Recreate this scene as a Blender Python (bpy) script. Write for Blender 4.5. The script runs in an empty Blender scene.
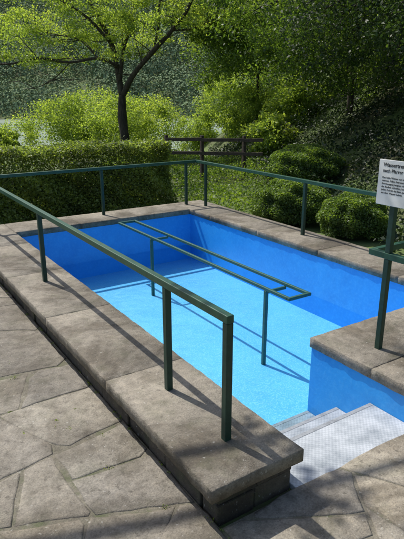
import bpy, bmesh, math, random
import numpy as np
from mathutils import Matrix, Vector
random.seed(4); rng=np.random.default_rng(7)
sc=bpy.context.scene; col=sc.collection
# ---------------------------------------------------------------- helpers
def W(f,l,z=0.0): return (f*.549+l*.836, f*.836-l*.549, z)
def sstep(t):
    t=np.clip(t,0,1); return t*t*(3-2*t)
def ground_z(x,y):
    x=np.asarray(x,float); y=np.asarray(y,float)
    f=x*.549+y*.836; l=x*.836-y*.549
    z=-.335-3.9*sstep((f-15)/52)
    b=np.clip(x-7.6-(y-6)*.45,0,14)
    z=z+.55*b*(1-sstep((f-30)/25))*sstep(b/1.0)
    z=z+np.clip(f-120,0,400)*.46
    far=sstep((f-12)/20)
    z=z+far*.25*np.sin(x*.31+1)*np.cos(y*.27)
    return z
def nodes(name):
    m=bpy.data.materials.new(name); m.use_nodes=True
    nt=m.node_tree; nt.nodes.clear()
    o=nt.nodes.new('ShaderNodeOutputMaterial')
    return m,nt,o
def N(nt,t,**k):
    n=nt.nodes.new(t)
    for a,b in k.items():
        if a in n.inputs: n.inputs[a].default_value=b
        else: setattr(n,a,b)
    return n
def ramp(nt,fac,stops):
    r=nt.nodes.new('ShaderNodeValToRGB'); e=r.color_ramp.elements
    while len(e)>1: e.remove(e[0])
    e[0].position=stops[0][0]; e[0].color=(*stops[0][1],1)
    for p,c in stops[1:]:
        q=e.new(p); q.color=(*c,1)
    nt.links.new(fac,r.inputs[0]); return r
def mix(nt,fac,a,b,mode='MIX'):
    m=nt.nodes.new('ShaderNodeMix'); m.data_type='RGBA'; m.blend_type=mode
    for i,v in ((0,fac),(6,a),(7,b)):
        if isinstance(v,(int,float)): m.inputs[i].default_value=v
        elif isinstance(v,tuple): m.inputs[i].default_value=(*v,1)
        else: nt.links.new(v,m.inputs[i])
    return m.outputs[2]
def noise(nt,pos,scale,detail=4,rough=.6,dist=0):
    n=N(nt,'ShaderNodeTexNoise'); n.inputs['Scale'].default_value=scale
    n.inputs['Detail'].default_value=detail; n.inputs['Roughness'].default_value=rough
    n.inputs['Distortion'].default_value=dist
    nt.links.new(pos,n.inputs['Vector']); return n.outputs['Fac']
def pos(nt): return N(nt,'ShaderNodeNewGeometry').outputs['Position']
def bump(nt,h,s,d):
    b=N(nt,'ShaderNodeBump'); b.inputs['Strength'].default_value=s; b.inputs['Distance'].default_value=d
    nt.links.new(h,b.inputs['Height']); return b.outputs['Normal']
def finish(nt,o,color,rough,normal=None,**k):
    p=N(nt,'ShaderNodeBsdfPrincipled')
    if isinstance(color,tuple): p.inputs['Base Color'].default_value=(*color,1)
    else: nt.links.new(color,p.inputs['Base Color'])
    if isinstance(rough,(int,float)): p.inputs['Roughness'].default_value=rough
    else: nt.links.new(rough,p.inputs['Roughness'])
    if normal is not None: nt.links.new(normal,p.inputs['Normal'])
    for a,b in k.items(): p.inputs[a].default_value=b
    nt.links.new(p.outputs[0],o.inputs[0]); return p
def attr(nt,n):
    a=N(nt,'ShaderNodeAttribute'); a.attribute_name=n; return a.outputs['Fac']

def stone_mat(name,c0,c1,c2,stain=.5,tone=True,moss=0.0):
    m,nt,o=nodes(name); P=pos(nt)
    n1=noise(nt,P,1.6,6,.65); n2=noise(nt,P,14,6,.7); n3=noise(nt,P,90,3,.7); n4=noise(nt,P,1.3,7,.68,.6)
    c=ramp(nt,n1,[(.3,c0),(.5,c1),(.7,c2)]).outputs[0]
    g=ramp(nt,n2,[(.3,(.57,.56,.54)),(.52,(1,1,1)),(.72,(1.27,1.25,1.2))]).outputs[0]
    c=mix(nt,.85,c,g,'MULTIPLY')
    s=ramp(nt,n3,[(.32,(.53,.52,.5)),(.5,(1,1,1)),(.68,(1.32,1.3,1.26))]).outputs[0]
    c=mix(nt,.6,c,s,'MULTIPLY')
    st=ramp(nt,n4,[(.46,(1,1,1)),(.59,(.50,.475,.44))]).outputs[0]
    c=mix(nt,stain,c,st,'MULTIPLY')
    l=noise(nt,P,34,3,.6); lf=ramp(nt,l,[(.64,(0,0,0)),(.71,(.6,.6,.6))]).outputs[0]
    c=mix(nt,lf,c,(.42,.41,.375))
    l2=noise(nt,P,23,4,.65); lf2=ramp(nt,l2,[(.60,(0,0,0)),(.67,(.65,.65,.65))]).outputs[0]
    c=mix(nt,lf2,c,(.088,.078,.063))
    if moss:
        mm=noise(nt,P,4.5,6,.7); mf=ramp(nt,mm,[(.5,(0,0,0)),(.64,(moss,)*3)]).outputs[0]
        c=mix(nt,mf,c,(.075,.09,.035))
    if tone:
        t=ramp(nt,attr(nt,'tone'),[(0,(.78,.78,.79)),(.35,(.94,.92,.89)),(.7,(1.0,1.0,.99)),(1,(1.12,1.07,.98))]).outputs[0]
        c=mix(nt,1.0,c,t,'MULTIPLY')
    h=N(nt,'ShaderNodeMath',operation='ADD'); nt.links.new(n2,h.inputs[0]); nt.links.new(n3,h.inputs[1])
    finish(nt,o,c,.85,bump(nt,h.outputs[0],.55,.011)); return m
M={}
M['flag']=stone_mat('flagstone',(.195,.177,.148),(.272,.25,.21),(.34,.315,.27),.75,moss=.15)
M['coping']=stone_mat('coping_stone',(.162,.144,.117),(.245,.22,.18),(.32,.29,.243),1.0,moss=.2)
M['masonry']=stone_mat('wall_masonry',(.05,.042,.034),(.085,.07,.054),(.13,.105,.08),.8,moss=.4)  # stone darkened so its colour carries the outer wall's deep shade
M['mortar']=stone_mat('mortar',(.05,.045,.035),(.07,.062,.048),(.09,.08,.062),.6,False)
M['joint']=stone_mat('joint_fill',(.13,.115,.085),(.18,.165,.125),(.25,.225,.175),.4,False,moss=.8)
def paint_blue(name,base,dark,speck,sc_=60,amt=.5):
    m,nt,o=nodes(name); P=pos(nt)
    n1=noise(nt,P,1.3,5,.6); n2=noise(nt,P,sc_,3,.7); n3=noise(nt,P,sc_*.22,4,.7,.5)
    c=ramp(nt,n1,[(.3,dark),(.65,base)]).outputs[0]
    s=ramp(nt,n2,[(.48,(0,0,0)),(.64,(amt,)*3)]).outputs[0]
    c=mix(nt,s,c,speck)
    s3=ramp(nt,n3,[(.35,(.88,.92,.95)),(.62,(1.04,1.03,1.02))]).outputs[0]  # mottling in the paint; on the floor it imitates light rippled by water
    c=mix(nt,.8,c,s3,'MULTIPLY')
    finish(nt,o,c,.45,bump(nt,n2,.3,.004)); return m
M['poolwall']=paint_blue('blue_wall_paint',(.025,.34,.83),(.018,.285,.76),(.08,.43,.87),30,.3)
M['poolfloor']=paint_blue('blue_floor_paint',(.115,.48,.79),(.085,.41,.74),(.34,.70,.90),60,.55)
m,nt,o=nodes('step_tile'); P=pos(nt)
ch=N(nt,'ShaderNodeTexChecker'); ch.inputs['Scale'].default_value=62; nt.links.new(P,ch.inputs['Vector'])
ch.inputs['Color1'].default_value=(.46,.49,.52,1); ch.inputs['Color2'].default_value=(.38,.41,.44,1)
n=noise(nt,P,6,6,.7); g=ramp(nt,n,[(.3,(.55,.58,.60)),(.6,(1.05,1.05,1.05))]).outputs[0]
c=mix(nt,1.0,ch.outputs[0],g,'MULTIPLY')
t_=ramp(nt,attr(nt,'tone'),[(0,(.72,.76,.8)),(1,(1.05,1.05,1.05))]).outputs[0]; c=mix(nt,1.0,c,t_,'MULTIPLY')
finish(nt,o,c,.5,bump(nt,ch.outputs['Fac'],.35,.004)); M['step']=m
def metal(name,c,r=.42):
    m,nt,o=nodes(name); P=pos(nt); n=noise(nt,P,22,5,.7); n2=noise(nt,P,3,3,.6)
    cc=ramp(nt,n,[(.28,tuple(v*.6 for v in c)),(.5,c),(.75,tuple(v*1.25 for v in c))]).outputs[0]
    rr=ramp(nt,n2,[(.3,(r,)*3),(.7,(r+.2,)*3)]).outputs[0]
    finish(nt,o,cc,rr,bump(nt,n,.15,.002)); return m
M['green']=metal('green_paint',(.011,.042,.027))
M['green_lit']=metal('lit_green_paint',(.018,.072,.042),.36)  # post green brightened for the top rail, where it catches the light
M['green_lit2']=metal('basin_rail_paint',(.018,.09,.07))
M['nosing']=metal('step_nosing',(.27,.29,.31))
# water
m,nt,o=nodes('pool_water'); P=pos(nt)
n=noise(nt,P,6,3,.5,.4); b=bump(nt,n,.35,.03)
tr=N(nt,'ShaderNodeBsdfTransparent'); tr.inputs[0].default_value=(.88,.97,1,1)
gl=N(nt,'ShaderNodeBsdfGlossy'); gl.inputs['Roughness'].default_value=.03; nt.links.new(b,gl.inputs['Normal'])
fr=N(nt,'ShaderNodeFresnel'); fr.inputs[0].default_value=1.33; nt.links.new(b,fr.inputs['Normal'])
mx=N(nt,'ShaderNodeMixShader'); nt.links.new(fr.outputs[0],mx.inputs[0]); nt.links.new(tr.outputs[0],mx.inputs[1]); nt.links.new(gl.outputs[0],mx.inputs[2])
nt.links.new(mx.outputs[0],o.inputs[0]); M['water']=m
m,nt,o=nodes('river_water'); P=pos(nt); n=noise(nt,P,.8,3,.6); mp=N(nt,'ShaderNodeMapping'); mp.inputs['Scale'].default_value=(.03,.03,.03); nt.links.new(P,mp.inputs[0])
nn=noise(nt,mp.outputs[0],2,5,.7); cc=ramp(nt,nn,[(.35,(.32,.40,.31)),(.65,(.52,.59,.50))]).outputs[0]
finish(nt,o,cc,.2,bump(nt,n,.3,.1),**{'IOR':1.33}); M['river']=m
m,nt,o=nodes('ground'); P=pos(nt)
n1=noise(nt,P,.5,6,.65); n2=noise(nt,P,12,5,.7)
c=ramp(nt,n2,[(.3,(.05,.045,.025)),(.5,(.09,.085,.045)),(.62,(.07,.11,.03)),(.8,(.11,.16,.04))]).outputs[0]
c2=ramp(nt,n1,[(.35,(.06,.10,.025)),(.6,(.11,.17,.04))]).outputs[0]
c=mix(nt,ramp(nt,n1,[(.35,(0,0,0)),(.55,(.8,.8,.8))]).outputs[0],c,c2)
finish(nt,o,c,.95,bump(nt,n2,.8,.03)); M['ground']=m
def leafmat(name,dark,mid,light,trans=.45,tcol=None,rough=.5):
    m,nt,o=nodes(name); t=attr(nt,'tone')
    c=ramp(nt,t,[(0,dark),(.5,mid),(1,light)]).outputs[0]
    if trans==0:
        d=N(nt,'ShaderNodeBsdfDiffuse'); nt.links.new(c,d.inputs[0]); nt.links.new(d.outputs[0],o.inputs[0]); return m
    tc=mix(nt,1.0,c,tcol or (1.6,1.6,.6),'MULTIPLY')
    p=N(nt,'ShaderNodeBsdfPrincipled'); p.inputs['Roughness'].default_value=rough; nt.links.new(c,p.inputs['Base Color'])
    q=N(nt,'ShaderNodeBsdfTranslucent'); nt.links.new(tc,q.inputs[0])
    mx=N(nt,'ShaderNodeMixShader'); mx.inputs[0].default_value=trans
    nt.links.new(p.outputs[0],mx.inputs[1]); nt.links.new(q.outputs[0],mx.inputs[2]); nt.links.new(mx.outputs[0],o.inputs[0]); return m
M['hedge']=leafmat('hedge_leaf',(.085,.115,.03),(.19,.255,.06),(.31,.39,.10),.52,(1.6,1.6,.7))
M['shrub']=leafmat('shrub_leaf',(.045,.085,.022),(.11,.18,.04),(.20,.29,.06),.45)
M['leafbright']=leafmat('bright_leaf',(.12,.19,.04),(.23,.33,.07),(.37,.46,.11),.6,(1.75,1.65,.75))
M['leafmid']=leafmat('mid_leaf',(.03,.065,.018),(.08,.145,.032),(.18,.27,.055),.55,(1.8,1.7,.65))
M['leafdark']=leafmat('dark_leaf',(.014,.034,.010),(.034,.068,.017),(.085,.14,.03),.46,(1.6,1.55,.65))
M['far']=leafmat('hazed_far_leaf',(.13,.185,.11),(.175,.24,.135),(.235,.30,.165),0)  # distance haze put into the leaf colour as pale, greyed greens
M['ivy']=leafmat('undergrowth_leaf',(.009,.022,.007),(.021,.044,.012),(.06,.10,.022),.25)
M['grass']=leafmat('grass_leaf',(.045,.09,.02),(.12,.19,.035),(.24,.33,.065),.5)
m,nt,o=nodes('leaf_core'); finish(nt,o,(.03,.05,.015),1.0); M['core']=m
m,nt,o=nodes('bark'); P=pos(nt); mp=N(nt,'ShaderNodeMapping'); mp.inputs['Scale'].default_value=(1,1,.25); nt.links.new(P,mp.inputs[0])
n=noise(nt,mp.outputs[0],16,5,.7)
c=ramp(nt,n,[(.35,(.022,.018,.013)),(.65,(.085,.07,.05))]).outputs[0]; finish(nt,o,c,.95,bump(nt,n,.9,.03)); M['bark']=m
m,nt,o=nodes('weathered_wood'); P=pos(nt); n=noise(nt,P,18,5,.7)
c=ramp(nt,n,[(.35,(.035,.025,.018)),(.65,(.09,.065,.045))]).outputs[0]; finish(nt,o,c,.85,bump(nt,n,.5,.01)); M['wood']=m
m,nt,o=nodes('sign_white'); P=pos(nt); n=noise(nt,P,9,5,.7)
c=ramp(nt,n,[(.3,(.66,.66,.62)),(.6,(.78,.78,.75))]).outputs[0]; finish(nt,o,c,.35); M['sign']=m
m,nt,o=nodes('sign_ink'); finish(nt,o,(.02,.02,.022),.5); M['ink']=m

def link(ob,parent=None):
    col.objects.link(ob)
    if parent is not None:
        ob.parent=parent; ob.matrix_parent_inverse=Matrix.Translation(parent.location).inverted()
    return ob
def meta(ob,label,cat,kind=None,group=None):
    ob['label']=label; ob['category']=cat
    if kind: ob['kind']=kind
    if group: ob['group']=group
def empty(name,loc,label,cat,group=None):
    e=bpy.data.objects.new(name,None); e.location=loc; e.empty_display_size=.2; col.objects.link(e); meta(e,label,cat,None,group); return e
def raw_mesh(name,V,counts,idx,mats,tone=None,matidx=None,smooth=None):
    me=bpy.data.meshes.new(name); V=np.asarray(V,np.float32); counts=np.asarray(counts,np.int32); idx=np.asarray(idx,np.int32)
    me.vertices.add(len(V)); me.vertices.foreach_set('co',V.ravel())
    me.loops.add(len(idx)); me.loops.foreach_set('vertex_index',idx)
    me.polygons.add(len(counts)); st=np.concatenate([[0],np.cumsum(counts)[:-1]]).astype(np.int32)
    me.polygons.foreach_set('loop_start',st); me.polygons.foreach_set('loop_total',counts)
    for mt in mats: me.materials.append(mt)
    if matidx is not None: me.polygons.foreach_set('material_index',np.asarray(matidx,np.int32))
    if smooth is not None: me.polygons.foreach_set('use_smooth',np.asarray(smooth,bool))
    me.update(calc_edges=True); me.validate()
    if tone is not None:
        a=me.attributes.new('tone','FLOAT','FACE'); a.data.foreach_set('value',np.asarray(tone,np.float32))
    return me
def leafV(P,size,bias=(0,0,.6),asp=.55):
    n=len(P); nr=rng.normal(size=(n,3)); nr/=np.linalg.norm(nr,axis=1)[:,None]; nr=nr+np.asarray(bias)
    nr/=np.linalg.norm(nr,axis=1)[:,None]+1e-9
    a=rng.normal(size=(n,3)); t=np.cross(nr,a); t/=np.linalg.norm(t,axis=1)[:,None]+1e-9
    b=np.cross(nr,t); s=(size*rng.uniform(.6,1.35,n))[:,None]
    V=np.stack([P-t*s*.5,P+b*s*asp*.5+nr*s*.08,P+t*s*.5,P-b*s*asp*.5+nr*s*.08],1)
    return V.reshape(-1,3)
def leafmesh(name,P,size,mat,tone,bias=(0,0,.6),core=None,asp=.55):
    V=leafV(P,size,bias,asp); n=len(P); counts=np.full(n,4); idx=np.arange(4*n); tone=np.clip(tone,0,1); mi=np.zeros(n,int)
    mats=[mat]
    if core:
        cv,cf=core; off=len(V); V=np.concatenate([V,cv]); 
        counts=np.concatenate([counts,[len(f) for f in cf]]); idx=np.concatenate([idx,np.concatenate([np.array(f)+off for f in cf])])
        tone=np.concatenate([tone,np.zeros(len(cf))]); mi=np.concatenate([mi,np.ones(len(cf),int)]); mats.append(M['core'])
    return raw_mesh(name,V,counts,idx,mats,tone,mi)
def ico(sub,c,r):
    bm=bmesh.new(); bmesh.ops.create_icosphere(bm,subdivisions=sub,radius=1)
    v=np.array([x.co[:] for x in bm.verts]); f=[[w.index for w in q.verts] for q in bm.faces]; bm.free()
    v=v*(1+.07*np.sin(v[:,[0]]*5+v[:,[1]]*4)+.05*np.cos(v[:,[2]]*7))
    return v*np.asarray(r)+np.asarray(c),f
def tube(pts,rad,sides=9):
    pts=np.asarray(pts,float); n=len(pts); V=[];F=[]
    for i in range(n):
        d=pts[min(i+1,n-1)]-pts[max(i-1,0)]; d/=np.linalg.norm(d)+1e-9
        a=np.cross(d,[.13,.97,.2]); a/=np.linalg.norm(a)+1e-9; b=np.cross(d,a)
        for k in range(sides):
            an=2*math.pi*k/sides; V.append(pts[i]+(a*math.cos(an)+b*math.sin(an))*rad[i]*(1+.08*math.sin(k*3+i)))
    for i in range(n-1):
        for k in range(sides):
            k2=(k+1)%sides; F.append((i*sides+k,i*sides+k2,(i+1)*sides+k2,(i+1)*sides+k))
    F.append(tuple(range(sides))[::-1]); F.append(tuple((n-1)*sides+k for k in range(sides)))
    return V,F
def smooth_path(pts,k=4):
    pts=np.asarray(pts,float); out=[]
    n=len(pts)
    for i in range(n-1):
        p0=pts[max(i-1,0)];p1=pts[i];p2=pts[i+1];p3=pts[min(i+2,n-1)]
        for j in range(k):
            t=j/k; out.append(.5*((2*p1)+(-p0+p2)*t+(2*p0-5*p1+4*p2-p3)*t*t+(-p0+3*p1-3*p2+p3)*t**3))
    out.append(pts[-1]); return np.array(out)
class Wood:
    def __init__(s): s.V=[];s.F=[];s.tips=[]
    def limb(s,pts,r0,r1,sides=9):
        p=smooth_path(pts); r=np.linspace(r0,r1,len(p)); v,f=tube(p,r,sides); o=len(s.V)
        s.V+=v; s.F+=[tuple(i+o for i in q) for q in f]; return p
    def grow(s,p,d,L,r,depth):
        d=np.asarray(d,float); d/=np.linalg.norm(d); pts=[np.asarray(p,float)]; q=pts[0].copy(); dd=d.copy()
        for i in range(3):
            dd=dd+rng.normal(size=3)*.16+np.array([0,0,.05]); dd/=np.linalg.norm(dd); q=q+dd*L/3; pts.append(q.copy())
        path=s.limb(pts,r,r*.55,6 if depth<2 else 8)
        if depth<=1: s.tips+= [pts[-1],pts[-2]]
        if depth>0:
            for k in range(3):
                st=path[int(len(path)*(.45+.25*k))-1 if k<2 else -1]
                nd=dd+rng.normal(size=3)*.65; nd[2]*=.7
                s.grow(st,nd,L*rng.uniform(.6,.8),r*.5,depth-1)
    def mesh(s,name): 
        m=raw_mesh(name,s.V,[len(f) for f in s.F],np.concatenate([np.array(f) for f in s.F]),[M['bark']],smooth=[True]*len(s.F)); return m
def clumps(C,R,n,flat=.6):
    C=np.asarray(C); k=len(C); i=rng.integers(0,k,n); g=rng.normal(size=(n,3))
    g/=np.linalg.norm(g,axis=1)[:,None]; rr=rng.uniform(0,1,n)**.45*(1+.25*np.abs(rng.normal(size=n)))
    Rr=(R*rng.uniform(.5,1.35,k))[i]; st=rng.uniform(.7,1.4,(k,3))[i]
    P=C[i]+g*(rr*Rr)[:,None]*np.array([1,1,flat])*st
    ct=rng.uniform(-.28,.28,k)[i]
    return P, .5+ct+rng.normal(0,.17,n)+g[:,2]*.12
def make_tree(base,wood,P,tone,size,mat,label,cat='tree',name='tree',bias=(0,0,.6),group=None):
    e=empty(name,base,label,cat,group)
    link(bpy.data.objects.new('trunk',wood.mesh('trunk')),e)
    link(bpy.data.objects.new('crown',leafmesh('crown',P,size,mat,tone,bias)),e); return e

def boxmesh(name,boxes,mat,bev=.003,parent=None,tone=False):
    bm=bmesh.new()
    tl=bm.faces.layers.float.new('tone') if tone else None
    for bi,b in enumerate(boxes):
        x0,x1,y0,y1,z0,z1=b[:6]
        r=bmesh.ops.create_cube(bm,size=1,matrix=Matrix.Translation(((x0+x1)/2,(y0+y1)/2,(z0+z1)/2))@Matrix.Diagonal((x1-x0,y1-y0,z1-z0,1)))
        vs=r['verts']; fs=set(f for v in vs for f in v.link_faces)
        if tone:
            t=random.random() if tone is True else tone[bi]
            for f in fs: f[tl]=t
        if bev>0:
            es=list(set(e for v in vs for e in v.link_edges))
            bmesh.ops.bevel(bm,geom=es,offset=bev,segments=2,profile=.5,affect='EDGES')
    me=bpy.data.meshes.new(name); bm.to_mesh(me); bm.free(); me.materials.append(mat)
    return link(bpy.data.objects.new(name,me),parent)
def beam(bm,p0,p1,w,h,bev=.005):
    p0=Vector(p0);p1=Vector(p1); d=p1-p0; L=d.length; 
    rot=d.to_track_quat('X','Z').to_matrix().to_4x4()
    r=bmesh.ops.create_cube(bm,size=1,matrix=Matrix.Translation((p0+p1)/2)@rot@Matrix.Diagonal((L,w,h,1)))
    es=list(set(e for v in r['verts'] for e in v.link_edges))
    if bev: bmesh.ops.bevel(bm,geom=es,offset=bev,segments=2,profile=.5,affect='EDGES')
def beamobj(name,beams,mat,parent,bev=.005):
    bm=bmesh.new()
    for b in beams: beam(bm,*b,bev=bev)
    me=bpy.data.meshes.new(name); bm.to_mesh(me); bm.free(); me.materials.append(mat)
    return link(bpy.data.objects.new(name,me),parent)

def clip(poly,nx,ny,c):
    out=[]; n=len(poly)
    for i in range(n):
        a=poly[i]; b=poly[(i+1)%n]; da=nx*a[0]+ny*a[1]-c; db=nx*b[0]+ny*b[1]-c
        if da<=0: out.append(a)
        if (da<0<db) or (db<0<da):
            t=da/(da-db); out.append((a[0]+(b[0]-a[0])*t,a[1]+(b[1]-a[1])*t))
    return out
def area(p): return .5*sum(p[i][0]*p[(i+1)%len(p)][1]-p[(i+1)%len(p)][0]*p[i][1] for i in range(len(p)))
class Stones:
    def __init__(s): s.V=[];s.C=[];s.I=[];s.T=[];s.M=[]
    def add(s,poly,zt,zb,step=.09,jit=.006,inset=.008,tilt=0,drop=.007,tone=None):
        p=[]
        n=len(poly)
        for i in range(n):
            a=poly[i];b=poly[(i+1)%n]; L=math.hypot(b[0]-a[0],b[1]-a[1]); 
            if L<.012: continue
            k=max(1,int(L/step)); bow=random.uniform(-.035,.035)*L*(1 if jit>.004 else 0)
            for j in range(k):
                t=j/k; w=jit if j else jit*.4; bb=bow*4*t*(1-t)
                p.append((a[0]+(b[0]-a[0])*t+random.uniform(-w,w)-(b[1]-a[1])/L*bb,a[1]+(b[1]-a[1])*t+random.uniform(-w,w)+(b[0]-a[0])/L*bb))
        n=len(p)
        if n<3: return
        q=[]
        for i in range(n):
            a=p[i-1];b=p[(i+1)%n]; dx=b[0]-a[0];dy=b[1]-a[1]; L=math.hypot(dx,dy)+1e-9
            k=inset*random.uniform(.7,1.5)
            q.append((p[i][0]-dy/L*k,p[i][1]+dx/L*k))
        tx=random.uniform(-tilt,tilt);ty=random.uniform(-tilt,tilt); cx=sum(v[0] for v in p)/n; cy=sum(v[1] for v in p)/n
        f=lambda v,z:(v[0],v[1],z+tx*(v[0]-cx)+ty*(v[1]-cy))
        o=len(s.V)
        s.V+=[f(v,zt) for v in q]+[f(v,zt-drop) for v in p]+[(v[0],v[1],zb) for v in p]
        t=random.random() if tone is None else tone; s.C.append(n); s.I+=list(range(o,o+n)); s.T.append(t); s.M.append(0)
        for r in (0,1):
            for i in range(n):
                j=(i+1)%n; s.C.append(4); s.I+=[o+(r+1)*n+i,o+(r+1)*n+j,o+r*n+j,o+r*n+i]; s.T.append(t); s.M.append(0)
        if zb>-.2:
            s.C.append(n); s.I+=[o+2*n+i for i in range(n)][::-1]; s.T.append(t); s.M.append(0)
    def quad(s,x0,x1,y0,y1,z):
        o=len(s.V); s.V+=[(x0,y0,z),(x1,y0,z),(x1,y1,z),(x0,y1,z)]; s.C.append(4); s.I+=[o,o+1,o+2,o+3]; s.T.append(.5); s.M.append(1)
    def mesh(s,name,mats): return raw_mesh(name,s.V,s.C,s.I,mats,s.T,s.M)

# ---------------------------------------------------------------- ground
def axis(fine0,fine1,st,lo,hi,extra):
    a=list(np.arange(fine0,fine1+1e-6,st)); x=fine1; d=st
    while x<hi: d*=1.16; x+=d; a.append(x)
    x=fine0; d=st
    while x>lo: d*=1.16; x-=d; a.append(x)
    for e in extra:
        a=[v for v in a if abs(v-e)>.12]; a.append(e)
    return np.array(sorted(a))
ex=[1.75,3.4,5.4]; ey=[2.2,2.7,8.5]
xs=axis(-4,20,.5,-400,500,ex); ys=axis(-4,24,.5,-60,600,ey)
XX,YY=np.meshgrid(xs,ys,indexing='ij'); ZZ=ground_z(XX,YY)
V=np.stack([XX,YY,ZZ],-1).reshape(-1,3); ny_=len(ys); I=[]
for i in range(len(xs)-1):
    for j in range(ny_-1):
        cx=(xs[i]+xs[i+1])/2; cy=(ys[j]+ys[j+1])/2
        if (1.75<cx<3.4 and 2.2<cy<8.5) or (3.4<cx<5.4 and 2.7<cy<8.5): continue
        I+=[i*ny_+j,(i+1)*ny_+j,(i+1)*ny_+j+1,i*ny_+j+1]
g=bpy.data.objects.new('ground',raw_mesh('ground',V,[4]*(len(I)//4),I,[M['ground']],smooth=[True]*(len(I)//4))); link(g)
meta(g,'mossy earth and grassy valley ground around the pool','ground','structure')
a=[W(50,-300,-3.2),W(50,300,-3.2),W(150,300,-3.2),W(150,-300,-3.2)]
r=bpy.data.objects.new('river',raw_mesh('river',a,[4],[0,1,2,3],[M['river']])); link(r); meta(r,'calm river at the foot of the wooded hill','river','structure')
S=Stones()
def cut(poly,target):
    A=area(poly)
    if A<target*random.uniform(.5,1.6) or A<.05: return [poly]
    cx=sum(p[0] for p in poly)/len(poly); cy=sum(p[1] for p in poly)/len(poly)
    best=max(((p,q) for p in poly for q in poly),key=lambda t:(t[0][0]-t[1][0])**2+(t[0][1]-t[1][1])**2)
    cv=[0,0,0]
    for p in poly: cv[0]+=(p[0]-cx)**2; cv[1]+=(p[1]-cy)**2; cv[2]+=(p[0]-cx)*(p[1]-cy)
    an=.5*math.atan2(2*cv[2],cv[0]-cv[1])+random.gauss(0,.22)
    nx,ny=math.cos(an),math.sin(an); L=math.hypot(best[0][0]-best[1][0],best[0][1]-best[1][1])
    c=nx*cx+ny*cy+random.uniform(-.10,.10)*L
    a=clip(poly,nx,ny,c); b=clip(poly,-nx,-ny,-c)
    if len(a)<3 or len(b)<3 or area(a)<.05 or area(b)<.05: return [poly]
    return cut(a,target)+cut(b,target)
def shrink(poly,d):
    q=poly; n=len(poly)
    for i in range(n):
        a=poly[i];b=poly[(i+1)%n]; L=math.hypot(b[0]-a[0],b[1]-a[1])
        if L<1e-4: continue
        nx=(b[1]-a[1])/L; ny=-(b[0]-a[0])/L
        q=clip(q,nx,ny,nx*a[0]+ny*a[1]-d)
        if len(q)<3: return q
    return q
regs=[(-5,1.40,-3,10.3,.47),(1.40,7.5,-3,1.945,.42),(1.40,6.2,8.84,9.7,.25),(5.77,6.6,1.945,8.84,.25),(3.76,5.77,1.945,2.38,.25)]
for x0,x1,y0,y1,tg in regs:
    for q in cut([(x0,y0),(x1,y0),(x1,y1),(x0,y1)],tg):
        q=shrink(q,random.uniform(.004,.011))
        if len(q)>=3 and area(q)>.01:
            for rep in range(2):
                if random.random()<.7:
                    i=random.randrange(len(q)); a=q[i-1];b=q[i];c_=q[(i+1)%len(q)]
                    u=random.uniform(.05,.2); q=q[:i]+[(b[0]+(a[0]-b[0])*u,b[1]+(a[1]-b[1])*u),(b[0]+(c_[0]-b[0])*u,b[1]+(c_[1]-b[1])*u)]+q[i+1:]
            S.add(q,-.292+random.uniform(-.002,.002),-.36,tilt=.003,jit=.009,drop=.004,inset=.012)
    S.quad(x0,x1,y0,y1,-.2975)
p=bpy.data.objects.new('paving',S.mesh('paving',[M['flag'],M['joint']])); link(p); meta(p,'irregular sandstone flagstone paving around the pool','paving','structure')

# ---------------------------------------------------------------- pool
pool=empty('wading_pool',(3.5,5.4,-.3),'blue painted rectangular wading pool with raised stone coping','pool')
S=Stones()
def bar(x0,x1,y0,y1,ax,n):
    for k in range(n):
        if ax=='y': a=y0+(y1-y0)*k/n; b=y0+(y1-y0)*(k+1)/n; r=(x0,x1,a+.0008,b-.0008)
        else: a=x0+(x1-x0)*k/n; b=x0+(x1-x0)*(k+1)/n; r=(a+.0008,b-.0008,y0,y1)
        S.add([(r[0],r[2]),(r[1],r[2]),(r[1],r[3]),(r[0],r[3])],random.uniform(-.0008,.0008),-.088,step=.05,jit=.0035,inset=.005,drop=.006,tone=random.uniform(.5,.75))
bar(1.33,1.99,1.93,8.84,'y',5); bar(1.995,5.105,8.18,8.84,'x',3); bar(5.11,5.77,2.37,8.84,'y',5)
bar(3.106,5.105,2.37,3.03,'x',2); bar(3.106,3.766,1.93,2.365,'y',1)
link(bpy.data.objects.new('coping',S.mesh('coping',[M['coping']])),pool)
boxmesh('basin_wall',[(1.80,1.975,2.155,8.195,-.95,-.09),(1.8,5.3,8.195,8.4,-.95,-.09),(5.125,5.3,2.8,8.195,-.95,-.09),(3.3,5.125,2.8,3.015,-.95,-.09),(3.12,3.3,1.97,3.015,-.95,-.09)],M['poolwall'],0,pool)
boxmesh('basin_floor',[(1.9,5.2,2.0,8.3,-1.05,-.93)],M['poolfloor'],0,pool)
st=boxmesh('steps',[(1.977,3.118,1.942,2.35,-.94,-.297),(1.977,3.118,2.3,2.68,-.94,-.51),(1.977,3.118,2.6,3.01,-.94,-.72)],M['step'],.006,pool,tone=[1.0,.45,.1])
boxmesh('step_nosing',[(1.98,3.115,2.318,2.3535,-.325,-.2945),(1.98,3.115,2.648,2.6835,-.538,-.5075),(1.98,3.115,2.978,3.0135,-.748,-.7175)],M['nosing'],.003,pool)
def course(x0,x1,y0,y1,ax,B):
    zs=[-.37,-.19,-.091]
    for c in range(2):
        t=(x0 if ax=='x' else y0); end=(x1 if ax=='x' else y1); first=True
        while t<end-.02:
            L=random.uniform(.22,.6)*(.5 if first and c%2 else 1); first=False; e=min(t+L,end)
            if end-e<.1: e=end
            j=random.uniform(-.012,.012); u=random.uniform(-.008,.008)
            if ax=='y': B.append((x0+j,x1,t+.004,e-.004,zs[c]+.003,zs[c+1]-.004+(u if c==0 else 0)))
            else: B.append((t+.004,e-.004,y0+j,y1,zs[c]+.003,zs[c+1]-.004+(u if c==0 else 0)))
            t=e
B=[]; course(1.415,1.6,2.16,8.78,'y',B); course(1.41,1.972,1.995,2.15,'x',B)
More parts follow.
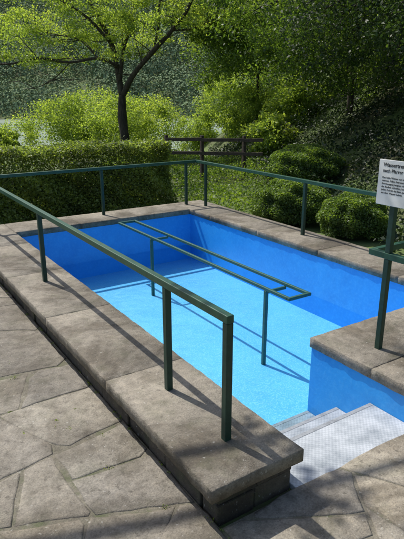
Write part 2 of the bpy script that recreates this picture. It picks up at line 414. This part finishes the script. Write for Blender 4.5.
boxmesh('outer_wall',B,M['masonry'],.010,pool,tone=True)
B=[]; course(3.31,3.70,1.985,2.15,'x',B)
boxmesh('outer_wall',B,M['masonry'],.010,pool,tone=True)
boxmesh('wall_core',[(1.432,1.79,2.15,8.77,-.5,-.0935),(1.432,1.965,2.012,2.149,-.5,-.0935)],M['mortar'],0,pool)
boxmesh('wall_core',[(3.31,3.69,2.0,2.79,-.5,-.0935),(5.31,5.7,2.45,8.8,-.5,-.0935),(3.691,5.3,2.42,2.79,-.5,-.0935),(1.8,5.3,8.41,8.79,-.5,-.094)],M['mortar'],0,pool)
wv=[(1.975,2.4,-.66),(3.12,2.4,-.66),(3.12,3.015,-.66),(1.975,3.015,-.66),(5.125,3.015,-.66),(5.125,8.195,-.66),(1.975,8.195,-.66)]
w=bpy.data.objects.new('water',raw_mesh('water',wv,[4,5],[0,1,2,3,3,2,4,5,6],[M['water']])); link(w); meta(w,'clear shallow water filling the blue basin','water','structure')

# railing ---------------------------------------------------------------
T=.05; zr=.82
rail=empty('pool_railing',(1.66,2.26,0),'dark green square steel handrail on posts around the coping','railing')
h=T/2
beamobj('top_rail',[((1.66,2.26-h,zr-h),(1.66,8.6+h,zr-h),T,T),((1.66+h,8.6,zr-h),(5.52-h,8.6,zr-h),T,T),((5.52,8.6+h,zr-h),(5.52,2.72-h,zr-h),T,T),((5.52-h,2.72,zr-h),(3.43+h,2.72,zr-h),T,T),((3.43,2.72+h,zr-h),(3.43,.9,zr-h),T,T)],M['green_lit'],rail)
for x,y,zt in [(1.66,2.26,zr-T),(1.66,2.96,zr-T),(1.66,5.73,zr-T),(1.66,8.5,zr-T),(3.61,8.6,zr-T),(5.29,8.6,zr-T),(5.52,8.28,zr-T),(5.52,5.68,zr-T),(5.52,3.1,zr-T),(4.5,2.72,zr-T),(3.43,2.57,zr-T),(3.43,1.98,zr-T)]:
    beamobj('post',[((x,y,-.004),(x,y,zt-.001),T-.004,T-.004)],M['green'],rail,.004)
crail=empty('centre_handrail',(3.6,5.5,-.93),'green narrow looped handrail standing in the middle of the pool','railing')
t=.036
beamobj('top_rail',[((3.60,3.86,-.018),(3.60,7.92,-.018),t,t),((3.88,3.86,-.018),(3.88,7.92,-.018),t,t),((3.60-t/2,3.86-t/2,-.018),(3.88+t/2,3.86-t/2,-.018),t,t),((3.60-t/2,7.92+t/2,-.018),(3.88+t/2,7.92+t/2,-.018),t,t)],M['green_lit2'],crail,.006)
for y in (4.21,6.84):
    beamobj('post',[((3.60,y,-.935),(3.60,y,-.0365),.04,.04),((3.62,y,-.055),(3.88,y,-.055),.03,.034)],M['green_lit2'],crail,.005)
# sign -------------------------------------------------------------------
sg=empty('information_sign',(3.43,2.5,.82),'white instruction board with black lettering fixed above the green railing','sign')
beamobj('sign_post',[((3.43,2.57,zr+.001),(3.43,2.57,1.50),.045,.045)],M['green'],sg,.004)
boxmesh('panel',[(3.393,3.403,2.26,2.715,1.19,1.53)],M['sign'],.003,sg)
def text(body,size,y,z,bold=0):
    cu=bpy.data.curves.new('lettering','FONT'); cu.body=body; cu.size=size; cu.extrude=.0006; cu.offset=bold; cu.space_line=1.15
    ob=bpy.data.objects.new('tmp',cu); col.objects.link(ob); bpy.context.view_layer.update()
    me=bpy.data.meshes.new_from_object(ob.evaluated_get(bpy.context.evaluated_depsgraph_get())); bpy.data.objects.remove(ob)
    mt=Matrix(((0,0,-1,3.3922),(-1,0,0,y),(0,1,0,z),(0,0,0,1))); me.transform(mt); me.materials.clear(); me.materials.append(M['ink'])
    link(bpy.data.objects.new('lettering',me),sg)
text('Wassertreten',.040,2.675,1.480,.0007); text('nach Pfarrer Kneipp',.036,2.675,1.438,.0006)
text('Das kalte Wasser nur mit\nwarmen Füßen betreten. Im\nStorchengang langsam durch\ndas Becken schreiten, bei\njedem Schritt das Bein ganz\naus dem Wasser heben.',.020,2.675,1.392,.0001)

# hedge -------------------------------------------------------------------
def hedge():
    x0,x1,y0,y1,z0,z1=-4.0,6.0,10.35,11.25,-.34,1.0
    n=85000
    f=rng.random(n); P=np.empty((n,3))
    P[:,0]=rng.uniform(x0,x1,n); P[:,1]=rng.uniform(y0,y1,n); P[:,2]=rng.uniform(z0,z1,n)
    top=f<.25; fr=(f>=.25)&(f<.88); en=f>=.95; bk=(f>=.88)&(f<.95)
    dp=np.abs(rng.normal(0,.10,n))
    P[top,2]=z1-dp[top]; P[fr,1]=y0+dp[fr]; P[en,0]=x1-dp[en]; P[bk,1]=y1-dp[bk]
    wob=.08*np.sin(P[:,0]*2.1)+.07*np.sin(P[:,0]*5.3+P[:,2]*4)+.06*np.sin(P[:,2]*7+P[:,0]*3)+.05*np.sin(P[:,0]*13+P[:,2]*11)
    P[:,1]+=wob*np.where(fr,1,.3)+np.where(fr,.40*(P[:,2]-.2),0); P[:,2]+=np.where(top,.03*np.sin(P[:,0]*3.3)+.03*np.sin(P[:,0]*8+P[:,1]*6)+.02*np.sin(P[:,0]*17),0)
    sp=rng.random(n)<.05; P[sp,2]+=np.where(P[sp,2]>z1-.2,rng.uniform(0,.12,sp.sum()),0)
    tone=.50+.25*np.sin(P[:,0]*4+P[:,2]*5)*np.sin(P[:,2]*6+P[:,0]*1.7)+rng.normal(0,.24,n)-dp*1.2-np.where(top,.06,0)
    xs_=np.linspace(x0+.1,x1-.25,60); cv=[];cf=[]
    for i,x in enumerate(xs_):
        a=.03*math.sin(x*5)
        cv+=[(x,y0+.34+a,z0),(x,y0+.56+a,z1-.5+a),(x,y1-.2,z1-.5+a),(x,y1-.2,z0)]
        if i:
            o=4*i
            for k in range(3): cf.append((o-4+k,o-3+k,o+1+k,o+k))
    cf.append((0,1,2,3)); o=4*59; cf.append((o,o+3,o+2,o+1))
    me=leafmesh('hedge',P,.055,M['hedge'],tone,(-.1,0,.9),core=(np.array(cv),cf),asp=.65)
    ob=link(bpy.data.objects.new('hedge',me)); meta(ob,'long clipped leafy hedge behind the pool railing','hedge')
hedge()
def shrub(c,r,n,size,mat,label,name='shrub',cat='shrub',lump=.065,group=None,coreS=.78,bias=(0,0,.7)):
    g=rng.normal(size=(n,3)); g/=np.linalg.norm(g,axis=1)[:,None]; g[:,2]=np.where(g[:,2]<-.45,-g[:,2],g[:,2])
    ph=rng.uniform(0,6,6)
    k=1+lump*(np.sin(g[:,0]*5+ph[0])*np.cos(g[:,1]*5+ph[1])+.8*np.sin(g[:,2]*8+ph[2]+g[:,0]*6)+.5*np.sin(g[:,1]*13+ph[3]))
    dp=np.abs(rng.normal(0,.07,n)); rr=(1-dp)*k
    P=np.asarray(c)+g*rr[:,None]*np.asarray(r)
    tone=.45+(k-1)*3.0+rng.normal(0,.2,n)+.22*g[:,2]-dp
    cv,cf=ico(3,c,np.asarray(r)*coreS)
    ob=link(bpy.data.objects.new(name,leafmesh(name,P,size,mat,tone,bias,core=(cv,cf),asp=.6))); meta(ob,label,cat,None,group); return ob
shrub((6.95,7.52,-.02),(.74,.70,.50),26000,.042,M['shrub'],'rounded clipped dark green shrub beside the flagstone path',group='round shrubs by the path')
shrub((7.12,6.14,-.06),(.56,.58,.46),19000,.042,M['shrub'],'smaller rounded dark green shrub beside the flagstone path',group='round shrubs by the path')
x,y,_=W(13.2,2.5); shrub((x,y,.33),(.90,.85,.50),18000,.052,M['shrub'],'low rounded shrub growing on the shady bank',group='round shrubs by the path')

n=110000
f=rng.uniform(3,26,n); l=rng.uniform(.3,12,n); X=f*.549+l*.836; Y=f*.836-l*.549
b=X-7.0-(Y-6)*.45; k=(b>rng.uniform(-.15,.5,n))&(X>6.6)&~((Y<10.4)&(X<6.8)); X=X[k];Y=Y[k]
Z=ground_z(X,Y); hgt=.18+.6*np.clip(np.sin(X*1.7)*np.cos(Y*1.9+X)+.35*np.sin(X*4+Y*3),0,1.4)*np.clip((X-7.2)/1.2,.2,1)
P=np.stack([X,Y,Z+hgt*rng.random(len(X))**.6],1)
tone=.33+.32*np.sin(X*2.3+1)*np.sin(Y*1.9)+rng.normal(0,.2,len(X))
ob=link(bpy.data.objects.new('undergrowth',leafmesh('undergrowth',P,.085,M['ivy'],tone,(0,0,1)))); meta(ob,'dense ivy and low plants covering the shady bank','undergrowth','stuff')
n=60000
f=rng.uniform(9.5,26,n); l=rng.uniform(-3.5,4,n); X=f*.549+l*.836; Y=f*.836-l*.549
b=X-7.3-(Y-6)*.45; k=(b<.4)&(((X>6.1)&(Y>8.6))|(Y>11.4))&((X>6.25)|(Y>11.4)); X=X[k];Y=Y[k]
Z=ground_z(X,Y); hgt=.10+.45*np.clip(np.sin(X*1.3+2)*np.cos(Y*1.1)+.4*np.sin(X*5+Y*4),0,1.4)*np.clip((Y-8.8)/1.5,0.2,1)
P=np.stack([X,Y,Z+hgt*rng.random(len(X))**.6],1)
tone=.38+.35*np.sin(X*1.9+1)*np.sin(Y*1.5)+rng.normal(0,.2,len(X))
ob=link(bpy.data.objects.new('grass',leafmesh('grass',P,.08,M['grass'],tone,(0,0,.4),asp=.45))); meta(ob,'sunlit grass and low plants around the fence','grass','stuff')

# fence --------------------------------------------------------------------
fe=empty('wooden_fence',W(15,.5,-.3),'dark brown two rail wooden fence','fence')
fp=[(15.35,-1.0),(15.2,.0),(15.0,1.15),(14.9,1.65)]
gl_=[W(a,b_) for a,b_ in fp]
beamobj('rail',[((*gl_[i][:2],.78),(*gl_[i+1][:2],.80),.04,.09) for i in range(3)],M['wood'],fe)
beamobj('rail',[((*gl_[i][:2],.42),(*gl_[i+1][:2],.43),.04,.09) for i in range(3)],M['wood'],fe)
for gx,gy,_ in gl_[:3]: beamobj('post',[((gx+.04,gy+.06,-.5),(gx+.04,gy+.06,.90),.09,.09)],M['wood'],fe,.012)

# hero tree ------------------------------------------------------------------
def px(x,y,f=22.0):
    v=y-269.5; d=167.6+v*.95; hh=512-v*.311; z=2-f*d/hh; dep=f*.95+(2-z)*.311
    return W(f,(x-202)*dep/539,z)
wd=Wood(); tw=[]
def L_(pts,r0,r1,f=22.0,df=0):
    p=wd.limb([px(a,b_,f+df*i/(len(pts)-1)) for i,(a,b_) in enumerate(pts)],r0,r1)
    for i in range(4,len(p),2):
        for s in (0,1):
            d=rng.normal(size=3); d[2]=abs(d[2])*.6-.15; d/=np.linalg.norm(d); L=rng.uniform(.7,1.6)
            e=p[i]+d*L; m_=p[i]+d*L*.5+rng.normal(size=3)*.08
            wd.limb([p[i],m_,e],.02,.006,5); tw.append(e)
    return p
b0=px(125,140); bz=float(ground_z(b0[0],b0[1]))
wd.limb([(b0[0],b0[1],bz-.2),b0,px(122,115),px(122,95)],.22,.15)
L_([(122,97),(133,75),(152,52),(172,30),(188,8),(200,-25)],.115,.05,df=-1.5)
L_([(122,97),(117,68),(110,40),(95,12),(80,-15),(70,-50)],.12,.06,df=1)
L_([(118,66),(98,58),(70,62),(38,58),(6,64),(-30,60)],.06,.03,df=-1)
L_([(120,80),(123,50),(132,20),(135,-20),(140,-60)],.08,.05,df=1)
L_([(110,42),(88,18),(62,0),(40,-22)],.06,.04,df=-1.5)
L_([(152,52),(158,30),(160,0),(175,-30)],.045,.03)
L_([(172,30),(195,28),(215,18),(240,12)],.04,.015)
L_([(98,58),(80,40),(60,35),(35,30)],.035,.012,df=1)
L_([(70,62),(52,80),(35,88)],.022,.01)
C=[c for c in tw if c[2]>3.1]
for a,b_,s in [(20,15,0),(45,30,1),(70,12,-1),(95,32,1),(160,30,1),(185,20,-1),(205,30,1),(150,5,0),(215,8,0),(-10,25,0),(230,20,0),(100,8,-1),(5,5,0),(60,0,0),(10,48,0),(130,35,1)]:
    for q in range(3): C.append(np.array(px(a+random.uniform(-18,18),b_+random.uniform(-12,12),22+s*1.2+random.uniform(-.4,1.4))))
bx,by,_=b0
for q in range(28):
    an=random.uniform(0,6.28); rr=5.2*math.sqrt(random.random()); C.append(np.array((bx+rr*math.cos(an),by+rr*math.sin(an),random.uniform(5.2,8.5))))
P,tone=clumps(C,.50,40000,.5)
make_tree((b0[0],b0[1],bz),wd,P,tone,.09,M['leafbright'],'forked tree with airy sunlit yellow green leaves','tree')
wd=Wood(); wd.limb([(-3.4,7.2,-.5),(-3.3,7.1,2.2),(-3.0,6.8,4.6)],.2,.14); C=[]
for pts in [[(-3.1,6.9,3.8),(-1.4,6.6,5.3),(.6,6.2,5.9),(2.6,5.7,5.8)],[(-3.0,6.8,4.6),(-3.8,5.4,6.0),(-4.4,3.8,6.6)],[(-3.0,6.8,4.6),(-1.8,5.8,5.6),(-.9,5.3,5.8)],[(-3.0,6.8,4.6),(-4.8,7.6,6.2),(-6.2,8.0,7.0)]]:
    pth=wd.limb(pts,.09,.02,7); C+=[pth[i]+rng.normal(size=3)*.3 for i in (-1,-1,-2,-4,-5)]
C+=[np.array(c) for c in [(1.5,5.3,5.9),(1.8,5.1,5.7),(2.3,5.2,5.8),(2.7,5.5,5.7),(2.1,4.9,5.6),(3.0,5.4,5.7),(1.2,5.0,5.8),(-.6,5.2,5.7),(-1.2,5.6,5.6)]]  # leaf clumps added out of view to dapple the paving with shade
P,tone=clumps(C,.34,2300,.5)
make_tree((-3.4,7.2,-.33),wd,P,tone,.12,M['leafmid'],'slender unseen tree, its long bough placed to shade the paving','tree')

def gen_tree(f,l,H,crownR,zlow,n,size,mat,label,lean=(0,0),r=.22,clumpR=.9,name='tree',group=None,flat=.6,forks=5,extra=()):
    x,y,_=W(f,l); z=float(ground_z(x,y)); wd=Wood()
    top=np.array([x+lean[0],y+lean[1],z+H*.45]); mid=np.array([x+lean[0]*.4,y+lean[1]*.4,z+H*.22])
    wd.limb([(x,y,z-.3),mid,top],r,r*.6)
    for k in range(forks):
        an=k*6.28/forks+random.uniform(-.4,.4); wd.grow(mid+(top-mid)*random.uniform(.3,1),(math.cos(an),math.sin(an),random.uniform(.2,1)),H*.3,r*.4,2)
    C=list(wd.tips)
    for q in range(int(30+crownR*14)):
        g=rng.normal(size=3); g/=np.linalg.norm(g); rr=random.random()**.35
        zc=(z+zlow+z+H)/2; C.append(np.array([x+lean[0]+g[0]*rr*crownR,y+lean[1]+g[1]*rr*crownR,zc+g[2]*rr*(H-zlow)/2]))
    for (ff,ll,zz) in extra:
        a_=np.array(W(ff,ll,zz))
        wd.limb([mid+(top-mid)*.6,(mid+top)/4+a_/2+np.array([0,0,.5]),a_],.06,.015,6)
        for q in range(6): C.append(a_+rng.normal(size=3)*.55)
    P,tone=clumps(C,clumpR,n,flat)
    return make_tree((x,y,z),wd,P,tone,size,mat,label,'tree',name,group=group)
gen_tree(17.5,4.6,8.5,3.7,.4,76000,.095,M['leafmid'],'broad leafy tree with low boughs rooted on the shady bank',r=.11,extra=[(15,1.6,3.6),(15,3.2,3.0),(16,2.4,3.2),(15.5,.9,3.9),(15,3.8,2.6)],clumpR=.66)
gen_tree(13.5,5.6,8.0,3.5,1.3,70000,.08,M['leafdark'],'leafy tree with a thick leaning dark trunk on the bank',lean=(1.0,.4),r=.28,extra=[(12.3,3.8,3.4),(12,4.4,3.2),(13,3.0,3.6),(12.5,3.2,3.9),(12.5,2.6,3.7)],clumpR=.68)
gen_tree(24.5,2.4,7.5,3.2,.2,46000,.12,M['leafmid'],'leafy green tree standing behind the fence',r=.08,clumpR=.75)
gen_tree(23,8.0,11,5.0,.2,36000,.16,M['leafdark'],'tall dense dark green tree up on the bank',r=.25)
gen_tree(34,6,9,4.5,.2,26000,.2,M['leafbright'],'green tree on the slope above the river',r=.15)
for f,l,r,hh in [(27,-7.2,1.7,2.6),(27.5,-5.4,1.8,3.2),(25,-3.6,1.6,2.6),(26,-9.6,1.0,1.2),(29,-2.6,1.7,3.1),(33,-.4,1.3,2.0),(30,1.2,1.5,3.0),(33,3.4,2.2,3.4),(24,1.9,1.3,2.2),(18.5,2.3,.8,1.2),(20.5,3.4,1.1,1.8),(34,-6.0,2.2,3.6)]:
    x,y,_=W(f,l); z=float(ground_z(x,y)); C=[]
    for q in range(60):
        g=rng.normal(size=3); g/=np.linalg.norm(g); rr=random.random()**.4; C.append(np.array([x+g[0]*rr*r,y+g[1]*rr*r,z+hh*.5+g[2]*rr*hh*.52]))
    P,tone=clumps(C,.36*r/1.3,12000,.8)
    ob=link(bpy.data.objects.new('bush',leafmesh('bush',P,.10,M['leafbright'],tone-.02))); meta(ob,'tall sunlit yellow green bush on the grassy slope','bush',None,'sunlit bushes above the river')
# far forest
n=2600; f=rng.uniform(118,240,n); l=rng.uniform(-105,55,n); X=f*.549+l*.836; Y=f*.836-l*.549; Z=ground_z(X,Y)
R=rng.uniform(2.4,5.2,n); C=np.stack([X,Y,np.maximum(Z,-3.2)+R*.5],1); k=rng.integers(0,n,400000)
g=rng.normal(size=(len(k),3)); g/=np.linalg.norm(g,axis=1)[:,None]; g[:,2]=np.abs(g[:,2])*1.3-.35
lump=1+.16*np.sin(g[:,0]*5+k)*np.cos(g[:,1]*5+k*1.7)+.08*np.sin(g[:,2]*9+k)
P=C[k]+g*(R[k]*lump*(1-np.abs(rng.normal(0,.04,len(k)))))[:,None]
tone=.45+rng.uniform(-.3,.3,n)[k]+rng.normal(0,.05,len(k))+.3*(g[:,2]-.3)+(lump-1)*1.0  # crown tops lightened and undersides darkened: shading put into the leaf colour
bias=g*2.6+np.array([0,0,.9])
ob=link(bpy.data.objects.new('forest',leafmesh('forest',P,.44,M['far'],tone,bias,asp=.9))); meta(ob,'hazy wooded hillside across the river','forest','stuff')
C=[]
for q in range(300):
    x=random.uniform(-3,1.38); y=random.uniform(.2,9)
    if q%4==0: x=1.39
    if q%5==0: x=random.uniform(3.2,5); y=random.uniform(.9,1.95)
    C.append((x,y,-.295))
P,tone=clumps(C,.022,5000,.5); P[:,2]=np.maximum(P[:,2],-.305)
ob=link(bpy.data.objects.new('weeds',leafmesh('weeds',P,.014,M['hedge'],tone))); meta(ob,'small weeds and moss in the paving joints','weeds','stuff')

# ---------------------------------------------------------------- light, camera
el=math.radians(55); rot=math.radians(-14.5)
sd=Vector((math.sin(rot)*math.cos(el),math.cos(rot)*math.cos(el),math.sin(el)))
su=bpy.data.lights.new('sun','SUN'); su.energy=4.8; su.angle=math.radians(.53); su.color=(1,.95,.87)
so=bpy.data.objects.new('sun',su); so.rotation_euler=sd.to_track_quat('Z','Y').to_euler(); so.location=(0,0,30); col.objects.link(so)
wl=bpy.data.worlds.new('World'); sc.world=wl; wl.use_nodes=True; nt=wl.node_tree
sk=nt.nodes.new('ShaderNodeTexSky'); sk.sky_type='NISHITA'; sk.sun_disc=False; sk.sun_elevation=el; sk.sun_rotation=rot; sk.dust_density=2
bg=nt.nodes['Background']; bg.inputs[1].default_value=.15; nt.links.new(sk.outputs[0],bg.inputs[0])
sc.view_settings.view_transform='Standard'; sc.view_settings.look='None'; sc.view_settings.exposure=0
ca=bpy.data.cameras.new('camera'); ca.sensor_fit='VERTICAL'; ca.sensor_height=36; ca.lens=36; ca.clip_end=1500; ca.clip_start=.05
co=bpy.data.objects.new('camera',ca); co.location=(0,0,2)
th=math.radians(18.1); fw=Vector((.549*math.cos(th),.836*math.cos(th),-math.sin(th)))
co.rotation_euler=fw.to_track_quat('-Z','Y').to_euler(); col.objects.link(co); sc.camera=co
